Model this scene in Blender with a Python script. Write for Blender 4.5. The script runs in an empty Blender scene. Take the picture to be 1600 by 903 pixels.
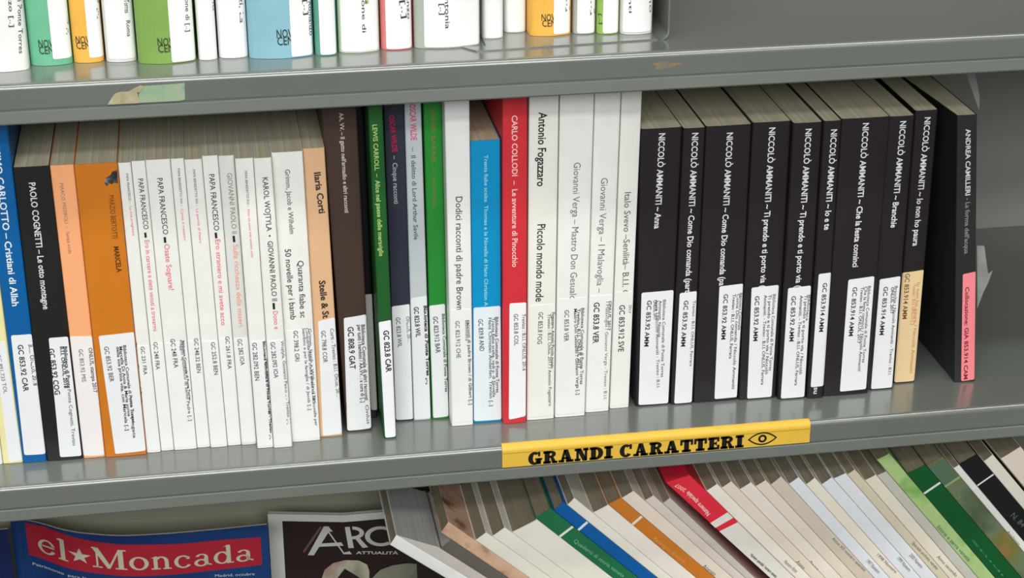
import bpy, bmesh, math, random
import numpy as np
from mathutils import Matrix, Vector
random.seed(7)
S = bpy.context.scene
COL = S.collection

# ------------------------------------------------------------------ camera, light, exposure
FPX, CX, CY = 3000.0, 800.0, 451.5
def nrm(v):
    v = np.array(v, float); return v/np.linalg.norm(v)
_X = nrm([19557, -1353, 3000]); _Zd = nrm([0, 6650, 3000])
_X = nrm(_X - _Zd*np.dot(_X, _Zd)); _Y = np.cross(-_Zd, _X)
RW = np.array([_X, _Y, -_Zd])                      # world = RW @ camera-frame (right, down, forward)
def ray(p): return RW @ np.array([(p[0]-CX)/FPX, (p[1]-CY)/FPX, 1.0])
CAM = -ray((800, 697.5))*1.43
def atY(p, y): d = ray(p); return CAM + d*((y-CAM[1])/d[1])
def atZ(p, z): d = ray(p); return CAM + d*((z-CAM[2])/d[2])

cd = bpy.data.cameras.new('camera'); cam = bpy.data.objects.new('camera', cd); COL.objects.link(cam)
cd.sensor_width = 36; cd.lens = FPX/1600*36; cd.clip_start = .05; cd.clip_end = 50
r_, u_, b_ = RW @ [1,0,0], RW @ [0,-1,0], RW @ [0,0,-1]
cam.matrix_world = Matrix(((r_[0],u_[0],b_[0],CAM[0]),(r_[1],u_[1],b_[1],CAM[1]),(r_[2],u_[2],b_[2],CAM[2]),(0,0,0,1)))
S.camera = cam

W = bpy.data.worlds.new('world'); S.world = W; W.use_nodes = True
bg = W.node_tree.nodes['Background']; bg.inputs[0].default_value = (.93, .98, 1.0, 1); bg.inputs[1].default_value = .22
def area(name, loc, target, sx, sy, energy, col=(1,1,1)):
    l = bpy.data.lights.new(name, 'AREA'); l.shape = 'RECTANGLE'; l.size = sx; l.size_y = sy; l.energy = energy; l.color = col
    o = bpy.data.objects.new(name, l); COL.objects.link(o); o.location = loc
    o.rotation_euler = (Vector(target)-Vector(loc)).to_track_quat('-Z', 'Y').to_euler(); return o
area('ceiling_tube', (.1, -.62, 1.82), (.1, -.5, 0), 2.8, .16, 24, (1, .985, .955))
area('ceiling_tube', (-.1, -2.2, 1.82), (-.1, -1.2, 0), 2.8, .2, 27, (1, .985, .955))
area('window_light', (-.5, -3.0, 1.62), (-.1, 0, .0), 2.8, .9, 68, (.96, .985, 1.0))
S.view_settings.view_transform = 'Standard'; S.view_settings.look = 'None'
S.view_settings.gamma = 1; S.view_settings.use_curve_mapping = False
S.view_settings.exposure = 0.0

# ------------------------------------------------------------------ materials
def lin(c):
    return tuple(((v/255)/12.92 if v/255 <= .04045 else ((v/255+.055)/1.055)**2.4) for v in c)
_M = {}
def mat(name, rgb, rough=.55, spec=.35, vary=.06, scale=60, bump=0, sheen=None, metal=0):
    key = (name, tuple(rgb), rough, spec, vary, scale, bump, metal)
    if key in _M: return _M[key]
    m = bpy.data.materials.new(name); m.use_nodes = True; nt = m.node_tree; b = nt.nodes['Principled BSDF']
    c = lin(rgb); b.inputs['Roughness'].default_value = rough; b.inputs['Specular IOR Level'].default_value = spec
    b.inputs['Metallic'].default_value = metal
    tc = nt.nodes.new('ShaderNodeTexCoord'); nz = nt.nodes.new('ShaderNodeTexNoise')
    nz.inputs['Scale'].default_value = scale; nz.inputs['Detail'].default_value = 4
    nt.links.new(tc.outputs['Object'], nz.inputs['Vector'])
    cr = nt.nodes.new('ShaderNodeValToRGB')
    cr.color_ramp.elements[0].position = .3; cr.color_ramp.elements[1].position = .7
    cr.color_ramp.elements[0].color = tuple(v*(1-vary) for v in c)+(1,); cr.color_ramp.elements[1].color = tuple(min(1, v*(1+vary)) for v in c)+(1,)
    nt.links.new(nz.outputs['Fac'], cr.inputs['Fac']); nt.links.new(cr.outputs['Color'], b.inputs['Base Color'])
    if bump:
        bp = nt.nodes.new('ShaderNodeBump'); bp.inputs['Strength'].default_value = bump; bp.inputs['Distance'].default_value = .001
        nt.links.new(nz.outputs['Fac'], bp.inputs['Height']); nt.links.new(bp.outputs['Normal'], b.inputs['Normal'])
    _M[key] = m; return m
def page_mat(name, rgb):
    if name in _M: return _M[name]
    m = bpy.data.materials.new(name); m.use_nodes = True; nt = m.node_tree; b = nt.nodes['Principled BSDF']
    b.inputs['Roughness'].default_value = .85; b.inputs['Specular IOR Level'].default_value = .1
    tc = nt.nodes.new('ShaderNodeTexCoord'); mp = nt.nodes.new('ShaderNodeMapping'); mp.inputs['Scale'].default_value = (900, 6, 6)
    nz = nt.nodes.new('ShaderNodeTexNoise'); nz.inputs['Scale'].default_value = 1; nz.inputs['Detail'].default_value = 3
    cr = nt.nodes.new('ShaderNodeValToRGB'); c = lin(rgb)
    cr.color_ramp.elements[0].position = .3; cr.color_ramp.elements[1].position = .7
    cr.color_ramp.elements[0].color = tuple(v*.8 for v in c)+(1,); cr.color_ramp.elements[1].color = tuple(min(1, v*1.08) for v in c)+(1,)
    nt.links.new(tc.outputs['Object'], mp.inputs['Vector']); nt.links.new(mp.outputs['Vector'], nz.inputs['Vector'])
    nt.links.new(nz.outputs['Fac'], cr.inputs['Fac']); nt.links.new(cr.outputs['Color'], b.inputs['Base Color'])
    _M[name] = m; return m
def mottled(name, stops, scale, rough=.5, detail=3, stretch=(1,1,1)):
    m = bpy.data.materials.new(name); m.use_nodes = True; nt = m.node_tree; b = nt.nodes['Principled BSDF']
    b.inputs['Roughness'].default_value = rough; b.inputs['Specular IOR Level'].default_value = .3
    tc = nt.nodes.new('ShaderNodeTexCoord'); mp = nt.nodes.new('ShaderNodeMapping'); mp.inputs['Scale'].default_value = stretch
    nz = nt.nodes.new('ShaderNodeTexNoise'); nz.inputs['Scale'].default_value = scale; nz.inputs['Detail'].default_value = detail
    cr = nt.nodes.new('ShaderNodeValToRGB')
    while len(cr.color_ramp.elements) < len(stops): cr.color_ramp.elements.new(.5)
    for e, (p, c) in zip(cr.color_ramp.elements, stops): e.position = p; e.color = lin(c)+(1,)
    nt.links.new(tc.outputs['Object'], mp.inputs['Vector']); nt.links.new(mp.outputs['Vector'], nz.inputs['Vector'])
    nt.links.new(nz.outputs['Fac'], cr.inputs['Fac']); nt.links.new(cr.outputs['Color'], b.inputs['Base Color'])
    return m
PAINT = mat('grey_shelf_paint', (105, 110, 104), .28, .5, .05, 9, .02)
PAGES = page_mat('cream_page_edges', (208, 200, 172))
_pb = PAINT.node_tree.nodes['Principled BSDF']; _pb.inputs['Coat Weight'].default_value = .9; _pb.inputs['Coat Roughness'].default_value = .16; _pb.inputs['Coat IOR'].default_value = 1.75
WPAGES = page_mat('white_page_edges', (222, 220, 208))
JPAGES = page_mat('shaded_page_edges', (144, 134, 112))  # journal pages: darker colour holds the shade under the shelf, not ageing
GPAGES = page_mat('grey_page_edges', (176, 178, 174))
def ink(rgb): return mat('ink', rgb, .6, .2, 0.02)
def paper(rgb): return mat('label_paper', rgb, .6, .25, .015)
def card(rgb, rough=.42): return mat('cover_card', rgb, rough, .4, .04, 45)
WHITE = (240, 241, 238)
K = (38, 38, 42)

# ------------------------------------------------------------------ object helpers
def tag(o, label, cat, group=None):
    o['label'] = label; o['category'] = cat
    if group: o['group'] = group
    return o
def thing(name, label, cat, loc, group=None):
    o = bpy.data.objects.new(name, None); COL.objects.link(o); o.location = loc; o.empty_display_size = .02
    return tag(o, label, cat, group)
class MB:
    """collects polygons (world coordinates) with a material slot each"""
    def __init__(self): self.v = []; self.f = []; self.mi = []; self.ms = []
    def slot(self, m):
        if m not in self.ms: self.ms.append(m)
        return self.ms.index(m)
    def add(self, verts, faces, m):
        k = len(self.v); s = self.slot(m); self.v += [tuple(map(float, q)) for q in verts]
        for f in faces: self.f.append([i+k for i in f]); self.mi.append(s)
    def build(self, name, parent=None, label=None, smooth=False, fixnormals=False):
        me = bpy.data.meshes.new(name); L = np.array(parent.location if parent else (0,0,0))
        if parent is not None and parent.parent is not None: L = L + np.array(parent.parent.location)
        me.from_pydata([tuple(np.array(q)-L) for q in self.v], [], self.f)
        for m in self.ms: me.materials.append(m)
        me.polygons.foreach_set('material_index', self.mi)
        if smooth: me.polygons.foreach_set('use_smooth', [True]*len(me.polygons))
        if fixnormals:
            bm = bmesh.new(); bm.from_mesh(me); bmesh.ops.remove_doubles(bm, verts=bm.verts, dist=1e-6)
            bmesh.ops.recalc_face_normals(bm, faces=bm.faces); bm.to_mesh(me); bm.free()
        me.update(); o = bpy.data.objects.new(name, me); COL.objects.link(o)
        if parent is not None: o.parent = parent
        if label: o['label'] = label
        return o
def grid_solid(mb, front, back, m):
    """front/back: equal 2-D lists of points; closes them into a thin solid"""
    n, k = len(front), len(front[0]); V = [p for r in front for p in r]+[p for r in back for p in r]; o = n*k; F = []
    for i in range(n-1):
        for j in range(k-1):
            F.append((i*k+j, i*k+j+1, (i+1)*k+j+1, (i+1)*k+j)); F.append((o+i*k+j, o+(i+1)*k+j, o+(i+1)*k+j+1, o+i*k+j+1))
    for j in range(k-1):
        F.append((j, o+j, o+j+1, j+1)); a = (n-1)*k+j; F.append((a, a+1, o+a+1, o+a))
    for i in range(n-1):
        a = i*k; F.append((a, a+k, o+a+k, o+a)); a = i*k+k-1; F.append((a, o+a, o+a+k, a+k))
    mb.add(V, F, m)
def prism(mb, poly, m, cap=True):
    """poly: two equal loops of points (bottom, top)"""
    a, b = poly; n = len(a); F = [(i, (i+1)%n, n+(i+1)%n, n+i) for i in range(n)]
    if cap: F += [tuple(range(n-1, -1, -1)), tuple(range(n, 2*n))]
    mb.add(list(a)+list(b), F, m)

# ------------------------------------------------------------------ lettering
_T = {}
def glyphs(s, bold=0.0):
    key = (s, bold)
    if key not in _T:
        c = bpy.data.curves.new('t', 'FONT'); c.body = s; c.resolution_u = 2; c.offset = bold
        o = bpy.data.objects.new('t', c); m = bpy.data.meshes.new_from_object(o)
        V = np.array([v.co[:2] for v in m.vertices]) if len(m.vertices) else np.zeros((1,2)); F = [tuple(p.vertices) for p in m.polygons]
        bpy.data.objects.remove(o); bpy.data.curves.remove(c); bpy.data.meshes.remove(m)
        V[:,0] -= V[:,0].min(); _T[key] = (V, F, max(V[:,0].max(), 1e-4))
    return _T[key]
_cv = glyphs('H'); CAP = _cv[0][:,1].max()

# ------------------------------------------------------------------ a book
class Book:
    """spine = a (nearly rectangular) quad standing on a shelf; xb/xt left-right x at bottom and top, z0, zt heights"""
    def __init__(s, xb, xt, z0, zt, yb, depth, bulge, rad):
        s.xb, s.xt, s.z0, s.zt, s.yb, s.depth, s.bulge, s.rad = xb, xt, z0, zt, yb, depth, bulge, rad
        s.w = abs(xb[1]-xb[0])
    def P(s, u, v, y):
        zl = s.z0[0]+(s.zt[0]-s.z0[0])*v; zr = s.z0[1]+(s.zt[1]-s.z0[1])*v
        xl = s.xb[0]+(s.xt[0]-s.xb[0])*v; xr = s.xb[1]+(s.xt[1]-s.xb[1])*v
        return (xl+(xr-xl)*u, y, zl+(zr-zl)*u)
    def fy(s, u):
        u = min(1, max(0, u)); y = s.yb+s.bulge*(2*u-1)**2; d = min(u, 1-u)*s.w
        if d < s.rad: y += s.rad-math.sqrt(max(0, s.rad**2-(s.rad-d)**2))
        return y
    def uv(s, p, plane=None):
        q = atY(p, s.yb if plane is None else plane); return s.uvw(q[0], q[2])
    def uvw(s, x, z):
        v = .5; u = .5
        for _ in range(12):
            zl = s.z0[0]+(s.z0[1]-s.z0[0])*u; zh = s.zt[0]+(s.zt[1]-s.zt[0])*u
            v = (z-zl)/(zh-zl); xl = s.xb[0]+(s.xt[0]-s.xb[0])*v; xr = s.xb[1]+(s.xt[1]-s.xb[1])*v
            u = (x-xl)/(xr-xl)
        return u, v
def us(w, r, n=6):
    e = [0, .12*r, .35*r, .65*r, r]; return sorted(set([q/w for q in e]+[i/n for i in range(1, n) if r/w < i/n < 1-r/w]+[1-q/w for q in e]))
def text_on(mb, bk, t, off):
    s, x0, y0, x1, y1, h, col = t[:7]; bold = t[7] if len(t) > 7 else 0.0
    h *= 1.12; V, F, wd = glyphs(s, bold+(.008 if bold or 'M' not in s else 0)); plane = bk.yb+bk.bulge*.3
    A = atY((x0, y0), plane); B = atY((x1, y1), plane); d = B-A; L = math.hypot(d[0], d[2]); e = d/L
    up = np.array([-e[2], 0, e[0]]); hm = h*1.42/FPX
    pts = []; keep = []; uvs = []
    for x, y in V:
        q = A+e*(x/wd*L)+up*((y/CAP-.5)*hm); u, v = bk.uvw(q[0], q[2]); uvs.append((u, v))
        uc = min(.985, max(.015, u)); pts.append(bk.P(uc, v, bk.fy(uc)-off))
    for f in F:
        um = sum(uvs[i][0] for i in f)/len(f); vm = sum(uvs[i][1] for i in f)/len(f)
        if 0 < um < 1 and 0 < vm < 1: keep.append(f)
    if keep:
        used = sorted({i for f in keep for i in f}); ix = {a: b for b, a in enumerate(used)}
        mb.add([pts[i] for i in used], [tuple(ix[i] for i in f) for f in keep], ink(col))
def label_on(mb, bk, lab, off=.0003):
    q, col = lab[0], lab[1]
    if len(q) == 4 and not hasattr(q[0], '__len__'):
        u0, v0, u1, v1 = q; C = [(u0, v1), (u1, v1), (u1, v0), (u0, v0)]
    else: C = [bk.uv(p) for p in q]
    C = [(min(.99, max(.01, u)), min(.995, max(.004, v))) for u, v in C]
    H = abs(bk.zt[0]-bk.z0[0]); wm = max(abs(C[1][0]-C[0][0])*bk.w, .002); r = min(.0012, wm*.2)
    cols = [0, .3*r/wm, r/wm]+[i/8 for i in range(1, 8) if r/wm < i/8 < 1-r/wm]+[1-r/wm, 1-.3*r/wm, 1]
    fr, bk_ = [], []
    for c in cols:
        dd = min(c, 1-c)*wm; ins = (r-math.sqrt(max(0, r*r-(r-dd)**2)) if dd < r else 0)/H
        ut = C[0][0]+(C[1][0]-C[0][0])*c; vt = C[0][1]+(C[1][1]-C[0][1])*c-ins
        ub = C[3][0]+(C[2][0]-C[3][0])*c; vb = C[3][1]+(C[2][1]-C[3][1])*c+ins
        fr.append([bk.P(ub, vb, bk.fy(ub)-off), bk.P(ut, vt, bk.fy(ut)-off)]); bk_.append([bk.P(ub, vb, bk.fy(ub)-.00005), bk.P(ut, vt, bk.fy(ut)-.00005)])
    grid_solid(mb, fr, bk_, paper(col) if not isinstance(col, bpy.types.Material) else col)
def make_book(bk, label, group, cover, texts=(), labs=(), pages=PAGES, patches=(), t=.0005, name='book', cat='book', polys=(), flare=0):
    cx = (bk.xb[0]+bk.xb[1])/2; root = thing(name, label, cat, (cx, bk.yb+bk.depth/2, min(bk.z0)), group)
    cm = cover if isinstance(cover, bpy.types.Material) else card(cover)
    ye = bk.yb+bk.depth; U = us(bk.w, bk.rad); tu = t/bk.w
    outer = [(0, ye)]+[(u, bk.fy(u)) for u in U]+[(1, ye)]
    inner = [(1-tu, ye)]+[(tu+u*(1-2*tu), bk.fy(u)+t) for u in reversed(U)]+[(tu, ye)]
    prof = outer+inner; m = MB(); n = len(prof); no = len(outer)
    fx = lambda u, y: u-(flare if (y > ye-.0015 and u < .5) else 0)
    lo = [bk.P(u, 0, y) for u, y in prof]; hi = [bk.P(fx(u, y), 1, y) for u, y in prof]
    F = [(i, (i+1)%n, n+(i+1)%n, n+i) for i in range(n)]
    for i in range(no-1): F += [(i, n-1-i, n-2-i, i+1)[::-1], (n+i, 2*n-1-i, 2*n-2-i, n+i+1)]
    m.add(lo+hi, F, cm)
    for q, col in patches: label_on(m, bk, (q, col if isinstance(col, bpy.types.Material) else card(col)), .0001)
    for pl, pm in polys:
        Q = [bk.uv(p) for p in pl]; m.add([bk.P(u, v, bk.fy(u)-.00015) for u, v in [(min(.985, max(.015, u)), v) for u, v in Q]], [tuple(range(len(Q)))], pm)
    for tx in texts: text_on(m, bk, tx, .00018)
    m.build('cover', root)
    pi = [(tu*1.1+u*(1-2.2*tu), bk.fy(u)+t*1.1) for u in U]; pp = [(tu*1.1, ye-.001)]+pi+[(1-tu*1.1, ye-.001)]
    p = MB(); prism(p, ([bk.P(u, .001, y) for u, y in pp], [bk.P(fx(u, y+.001), .998, y) for u, y in pp]), pages); p.build('page_block', root, fixnormals=True)
    for lb in labs:
        q = MB(); label_on(q, bk, lb)
        for tx in (lb[2] if len(lb) > 2 else ()): text_on(q, bk, tx, .00042)
        q.build('spine_label', root, lb[3] if len(lb) > 3 else None)
    return root

# ------------------------------------------------------------------ the bookcase
X0, X1, YB = -.62, .86, .345
case = thing('bookcase', 'grey painted metal library bookcase filled with rows of books', 'bookcase', (.12, .17, -.9))
def shelf(z):
    prof = []
    r = .0042
    for k in range(25):
        a = math.pi/2*(1-k/24); prof.append((r-r*math.cos(a), -r+r*math.sin(a)))
    prof += [(0, -.0170), (.0012, -.0174), (.0012, -.0180), (-.0006, -.0183), (-.0012, -.0187), (-.0024, -.0260), (-.0018, -.0270), (.0005, -.0272),
             (.0100, -.0272), (.0100, -.0262), (.0020, -.0260), (.0020, -.0060), (.0050, -.0030), (YB, -.0030), (YB, 0)]
    m = MB(); a = [(X0, y, z+q) for y, q in prof]; b = [(X1, y, z+q) for y, q in prof]
    n = len(prof); m.add(a+b, [(i, (i+1)%n, n+(i+1)%n, n+i) for i in range(n)]+[tuple(range(n-1,-1,-1)), tuple(range(n, 2*n))], PAINT)
    return m
for z in (.60, .30, 0.0, -.30):
    m = shelf(z)
    if z == .30:   # rust bloom on the lip
        rust = mottled('rust_stain', [(.35, (110, 112, 102)), (.55, (138, 116, 88)), (.75, (120, 110, 94))], 160, .7)
        c = atY((1040, 98.5), 0); pts = []
        for k in range(16):
            a = 2*math.pi*k/16; rr = 1+.22*math.sin(3*a+1)+.15*math.sin(5*a); pts.append((c[0]+.0095*rr*math.cos(a), -.00012, c[2]-.0015+.0026*rr*math.sin(a)))
        m.add(pts, [tuple(range(16))], rust)
    so = m.build('shelf', case, fixnormals=False)
bp = MB(); prism(bp, ([(X0,YB+.0003,-.9),(X1,YB+.0003,-.9),(X1,YB+.003,-.9),(X0,YB+.003,-.9)], [(X0,YB+.0003,.64),(X1,YB+.0003,.64),(X1,YB+.003,.64),(X0,YB+.003,.64)]), mat('grey_back_panel', (142,143,135), .5, .4, .06, 7)); bp.build('back_panel', case)
for xa, xb_ in ((X0-.03, X0-.0004), (X1+.0004, X1+.03)):
    u = MB(); prism(u, ([(xa,-.004,-.9),(xb_,-.004,-.9),(xb_,YB+.003,-.9),(xa,YB+.003,-.9)], [(xa,-.004,.64),(xb_,-.004,.64),(xb_,YB+.003,.64),(xa,YB+.003,.64)]), PAINT); u.build('side_panel', case)
fl = MB(); prism(fl, ([(-3,-4,-.95),(3,-4,-.95),(3,1,-.95),(-3,1,-.95)], [(-3,-4,-.9),(3,-4,-.9),(3,1,-.9),(-3,1,-.9)]), mat('floor_tile', (96,92,86), .5, .4, .06, 4)); fo = fl.build('floor'); fo['kind'] = 'structure'
WALLP = mat('white_wall_paint', (226,224,216), .8, .2, .03, 3)
for nm, a, b in (('wall_back', (-3,.36,-.9), (3,.46,1.9)), ('ceiling', (-3,-4,1.9), (3,.46,2.0))):
    q = MB(); prism(q, ([(a[0],a[1],a[2]),(b[0],a[1],a[2]),(b[0],b[1],a[2]),(a[0],b[1],a[2])], [(a[0],a[1],b[2]),(b[0],a[1],b[2]),(b[0],b[1],b[2]),(a[0],b[1],b[2])]), WALLP); q.build(nm)['kind'] = 'structure'

# ------------------------------------------------------------------ upper shelf: bottoms of a row of rounded-spine books
GU = 'rounded-spine books on the upper shelf'
MINT, ORA, LIME, SKY = (112,186,148), (240,182,80), (130,168,84), (140,188,202)
NOV = (52, 58, 52)
prev = [None]
def upper(label, xl, xr, yc, cover, lab=None, logo=None, texts=(), bul=.075, h=.20, y=None, z=.3002):
    """xl,xr spine edges and yc lowest point of the spine, in picture pixels; stands on z=.30"""
    yb = atZ(((xl+xr)/2, yc), .3)[1]; w = (xr-xl)*.000475; b = w*bul+.0012
    a = atY((xl, yc-2), yb+b*.8)[0]; c = atY((xr, yc-2), yb+b*.8)[0]
    if prev[0] is not None and a < prev[0]+.0004: a = prev[0]+.0004
    prev[0] = c
    if label.startswith('widest'): globals()['UPF'] = yb
    if label.startswith('thin white book right of the widest'): globals()['END0'] = a
    bk = Book((a, c), (a, c), (z, z), (.3+h, .3+h), yb, .145, b, min(.003, w*.16))
    labs = []
    if lab:
        lx, rx, ly = lab; u0 = bk.uv((lx, ly), yb)[0]; u1 = bk.uv((rx, ly), yb)[0]; v0 = bk.uv(((lx+rx)/2, ly), yb)[1]
        labs = [((max(.012, u0), v0, min(.988, u1), .62), (243,244,242), texts)]
    tx = []
    if logo:
        lx, ly, rx, h_ = logo
        tx = [('NOV', lx, ly, rx-1, ly-1, h_, NOV), ('CEN', lx+1, ly+h_*1.05, rx, ly+h_*1.0-1, h_, NOV)]
    make_book(bk, label, GU, cover, tx if lab else list(texts)+tx, labs, WPAGES)
D = (70, 72, 76)
upper('white book at the far left of the upper shelf beside the mint green one', -30, 46, 113, (238,240,236), texts=[('Biblioteca Comunale di Ponte Torres', 26, -130, 33, 84, 5, D), ('Romanzo [..]', 13, -50, 19, 42, 5, D)])
upper('mint green book with white label on the upper shelf', 47, 114, 103, MINT, (83,113,92), (60,68,84,10), [('Sicilia, Palermo : Torino [..]', 105, -70, 109, 55, 5, D)])
upper('narrow orange book with white label beside the mint green one on the upper shelf', 115, 163, 98.5, ORA, (140,162,90), (118,62,141,9), [('Romanzo [..]', 152, -60, 156, 30, 4, D)])
upper('greyish white book between the narrow orange and the lime green one', 166, 214, 97.5, (222,222,216), (170,212,92), None, [('Biblioteca di Ponte Torres', 193, -60, 199, 20, 6, D), ('Roma', 200, 32, 202, 57, 5, D)])
upper('wide lime green book with white label on the upper shelf', 216, 307, 100, LIME, (269,306,99), (246,65,272,10), [('traduzione di [..]', 291, -40, 294, 50, 5, D)])
upper('thin white book just right of the lime green one', 310.5, 340, 94.5, (238,240,238), (314,338.5,94), None, [('racconti', 334, -45, 335, 17, 4, D)])
upper('white book just left of the wide sky blue one', 342.5, 388.5, 91.5, (232,234,232), (346,387,90), None, [('Romanzi, La', 375, -60, 378, 36, 5, (96,92,116))])
upper('wide sky blue book with white label on the upper shelf', 389.5, 491, 92, SKY, (456,489,90), (432,52,458,11), [('traduzione di Romanzo', 482, -80, 487, 57, 5, D), ('[..]', 477, 0, 479, 24, 5, D)])
upper('thin teal and white book right of the wide sky blue one', 493, 527.5, 87.5, (96,162,140), (501,526,87), None, ())
upper('white book with pale green spine edges right of the thin teal one', 529.5, 594, 83, (204,218,192), (534,592,80), None, [('traduzione di', 566, -60, 569, 50, 5, D), ('di', 571, -30, 573, 6, 5, (150,130,60))])
upper('white book with a pink left edge beside the widest book', 596, 645.5, 78.5, (226,128,128), (604,644,77.5), None, [('[..]', 629, 0, 632, 28, 6, D), ('romanzo', 636, -40, 639, 30, 4, D)])
upper('widest grey green book almost covered by its white label on the upper shelf', 648, 751, 76, (176,184,172), (664,750,73), None, [('Barzini : [..]', 688, -60, 691, 22, 6, D), ('La / Antonia', 697, -50, 699, 44, 6, D)])
upper('thin white book right of the widest one, at the bookend base', 754.5, 787, 63, (228,231,228), (758,785,60), None, (), z=.3012)
upper('white book between a thin white one and the second orange one', 788.5, 822.5, 53.5, (226,230,228), (792,821,52), None, (), z=.3012)
upper('orange book with white label near the bookend', 824.5, 893, 59, ORA, (865,891,53), (846,27,868,9), [('[..]', 887, -10, 889, 18, 5, D)], z=.3012)
upper('white book with a grey left edge right of the orange book by the bookend', 896, 931, 56, (176,180,172), (902,929.5,54), None, [('[..]', 925, -10, 927, 23, 5, D)], z=.3012)
upper('narrow white book with a grass green left edge near the bookend', 932.5, 967.5, 56, (150,188,92), (942,966.5,54), None, [('[..]', 938, 22, 939, 38, 3, D)], z=.3012)
upper('last white book on the upper shelf, against the bookend', 970, 1020, 56.5, (214,214,206), (974,1018,50), None, [('racconti', 984, -60, 985, 20, 4, D), ('Milano', 1016, -50, 1017, 20, 4, D)], z=.3012)

# metal bookend under and beside the last upper books
be = thing('bookend', 'grey metal bookend holding the end of the upper row', 'bookend', (.05, .1, .3))
ex = atY((1030, 30), .032)[0]
m = MB(); p = [atZ((722, 75), .3)[:2], atZ((745, 82), .3)[:2], atZ((1026, 62.5), .3)[:2]]
# the base plate lies on the shelf in front of the books, its tongue runs under them only in thickness
xk = END0-.0004; yk = atZ((751, 74), .3)[1]-.004
pts = [(p[0][0], min(p[0][1], UPF-.0006)), (p[1][0], .0205), (ex-.002, .0275), (ex-.002, .12), (xk, .12), (xk, UPF-.0006)]
prism(m, ([(x, y, .30002) for x, y in pts], [(x, y, .3010) for x, y in pts]), PAINT); m.build('base_plate', be, fixnormals=True)
m = MB(); path = []
for k in range(7):
    a = math.pi/2*k/6; path.append((ex-.001+.006*math.sin(a), .30002+.006*(1-math.cos(a))))
path.append((ex+.005, .44))
fr = [[(x, .0262, z), (x, .125, z)] for x, z in path]
bkp = [[(x+.0011, .0262, z-(.0 if i else 0)), (x+.0011, .125, z)] for i, (x, z) in enumerate(path)]
grid_solid(m, fr, bkp, PAINT); m.build('upright_plate', be, fixnormals=True)

# ------------------------------------------------------------------ middle shelf
GP = 'slim white religious paperbacks on the middle shelf'; GB = 'black matching paperbacks on the middle shelf'
GL = 'assorted large-print books on the left of the middle shelf'; GC = 'tall books in the centre of the middle shelf'
last = [None]
def mid(label, group, TL, TR, BR, BL, cover, texts=(), labs=(), depth=.15, bul=.0004, rad=.0011, y=None, pages=PAGES, hide=None, t=.0005, polys=(), flare=0):
    yb = y if y is not None else atZ(((BL[0]+BR[0])/2, (BL[1]+BR[1])/2), 0)[1]
    a, b, c, d = [atY(q, yb) for q in (TL, TR, BR, BL)]
    zt = (a[2]+b[2])/2
    if hide: zt = hide
    def lineX(p, q, z): return p[0]+(q[0]-p[0])*(z-p[2])/(q[2]-p[2])
    z0 = .0003; xb = [lineX(d, a, z0), lineX(c, b, z0)]; xt = [lineX(d, a, zt), lineX(c, b, zt)]
    if last[0]:
        pb, pt, pz = last[0]; g = .00025
        for z in (z0, min(zt, pz)):
            pr = pb+(pt-pb)*(z-z0)/(pz-z0); me = xb[0]+(xt[0]-xb[0])*(z-z0)/(zt-z0)
            if me < pr+g:
                if z == z0: xb[0] += pr+g-me
                else: xt[0] += (pr+g-me)*(zt-z0)/(z-z0)
        for z in (z0, min(zt, pz)):      # neighbours of a tight row touch
            pr = pb+(pt-pb)*(z-z0)/(pz-z0); me = xb[0]+(xt[0]-xb[0])*(z-z0)/(zt-z0); gp = me-pr
            if .00025 < gp < .003 and group in (GB, GP, GL):
                if z == z0: xb[0] -= gp-.00025
                else: xt[0] -= (gp-.00025)*(zt-z0)/(z-z0)
    last[0] = (xb[1], xt[1], zt)
    bk = Book(tuple(xb), tuple(xt), (z0, z0), (zt, zt), yb, depth, bul, rad)
    print('BOOK %-40s y%.3f w%.4f/%.4f h%.3f' % (label[:40], yb, xb[1]-xb[0], xt[1]-xt[0], zt))
    return make_book(bk, label, group, cover, texts, labs, pages, t=t, polys=polys, flare=flare)
WB = (240,240,234); GY = (88,90,92); PK = (232,112,122); LW = (238,240,240)
mid('book at the far left edge of the middle shelf, only its white corner showing', GL, (-86,330), (-44,330), (4,724), (-26,730), (236,236,230), depth=.14)
mid('pale yellow book labelled GC 891.733 TOL left of the blue one', GL, (-42,300), (-19,300), (36,722), (5,726), (240,232,170),
    [], [([(-9,535),(8,533),(35.5,719),(14,722)], LW, [('GC 891.733 TOL', -2, 553, 9, 614, 5, (110,110,108))])], depth=.14)
mid('blue book with white title labelled GC 853.92 CAR', GL, (-37,150), (6,150), (73,721), (37,724), (0,94,160),
    [('MASSIMO CARLOTTO – Cristiani di Allah', -9, 205, 24.5, 478, 8.5, (232,240,244), .012)],
    [([(17,524),(51,522),(72.5,709),(38,711)], LW, [('GC 853.92 CAR', 31.6,538, 41,611, 7, K, .01), ('B.I.I. ONLUS, 2018', 48,538, 56,602, 6, K)])])
mid('matt black book labelled GC 853.92 COG', GL, (20,262), (77,259), (130,716), (76,722), (30,30,30),
    [('PAOLO COGNETTI – Le otto montagne', 50,285, 72.5,483, 8, (222,222,218), .012)],
    [([(76,528),(106,526),(127.5,712),(94,714)], LW, [('GC 853.92 COG', 80,544, 90,616, 7, K, .014), ('B.I.I. ONLUS, 2018', 96.5,541, 103,606, 4.5, K, .02), ('Biblioteca di Ponte', 102,541, 108,606, 4.5, K, .02), ('Ponte Cognetti, Treviso', 108,608, 116.5,696, 4.5, GY)])])
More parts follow.
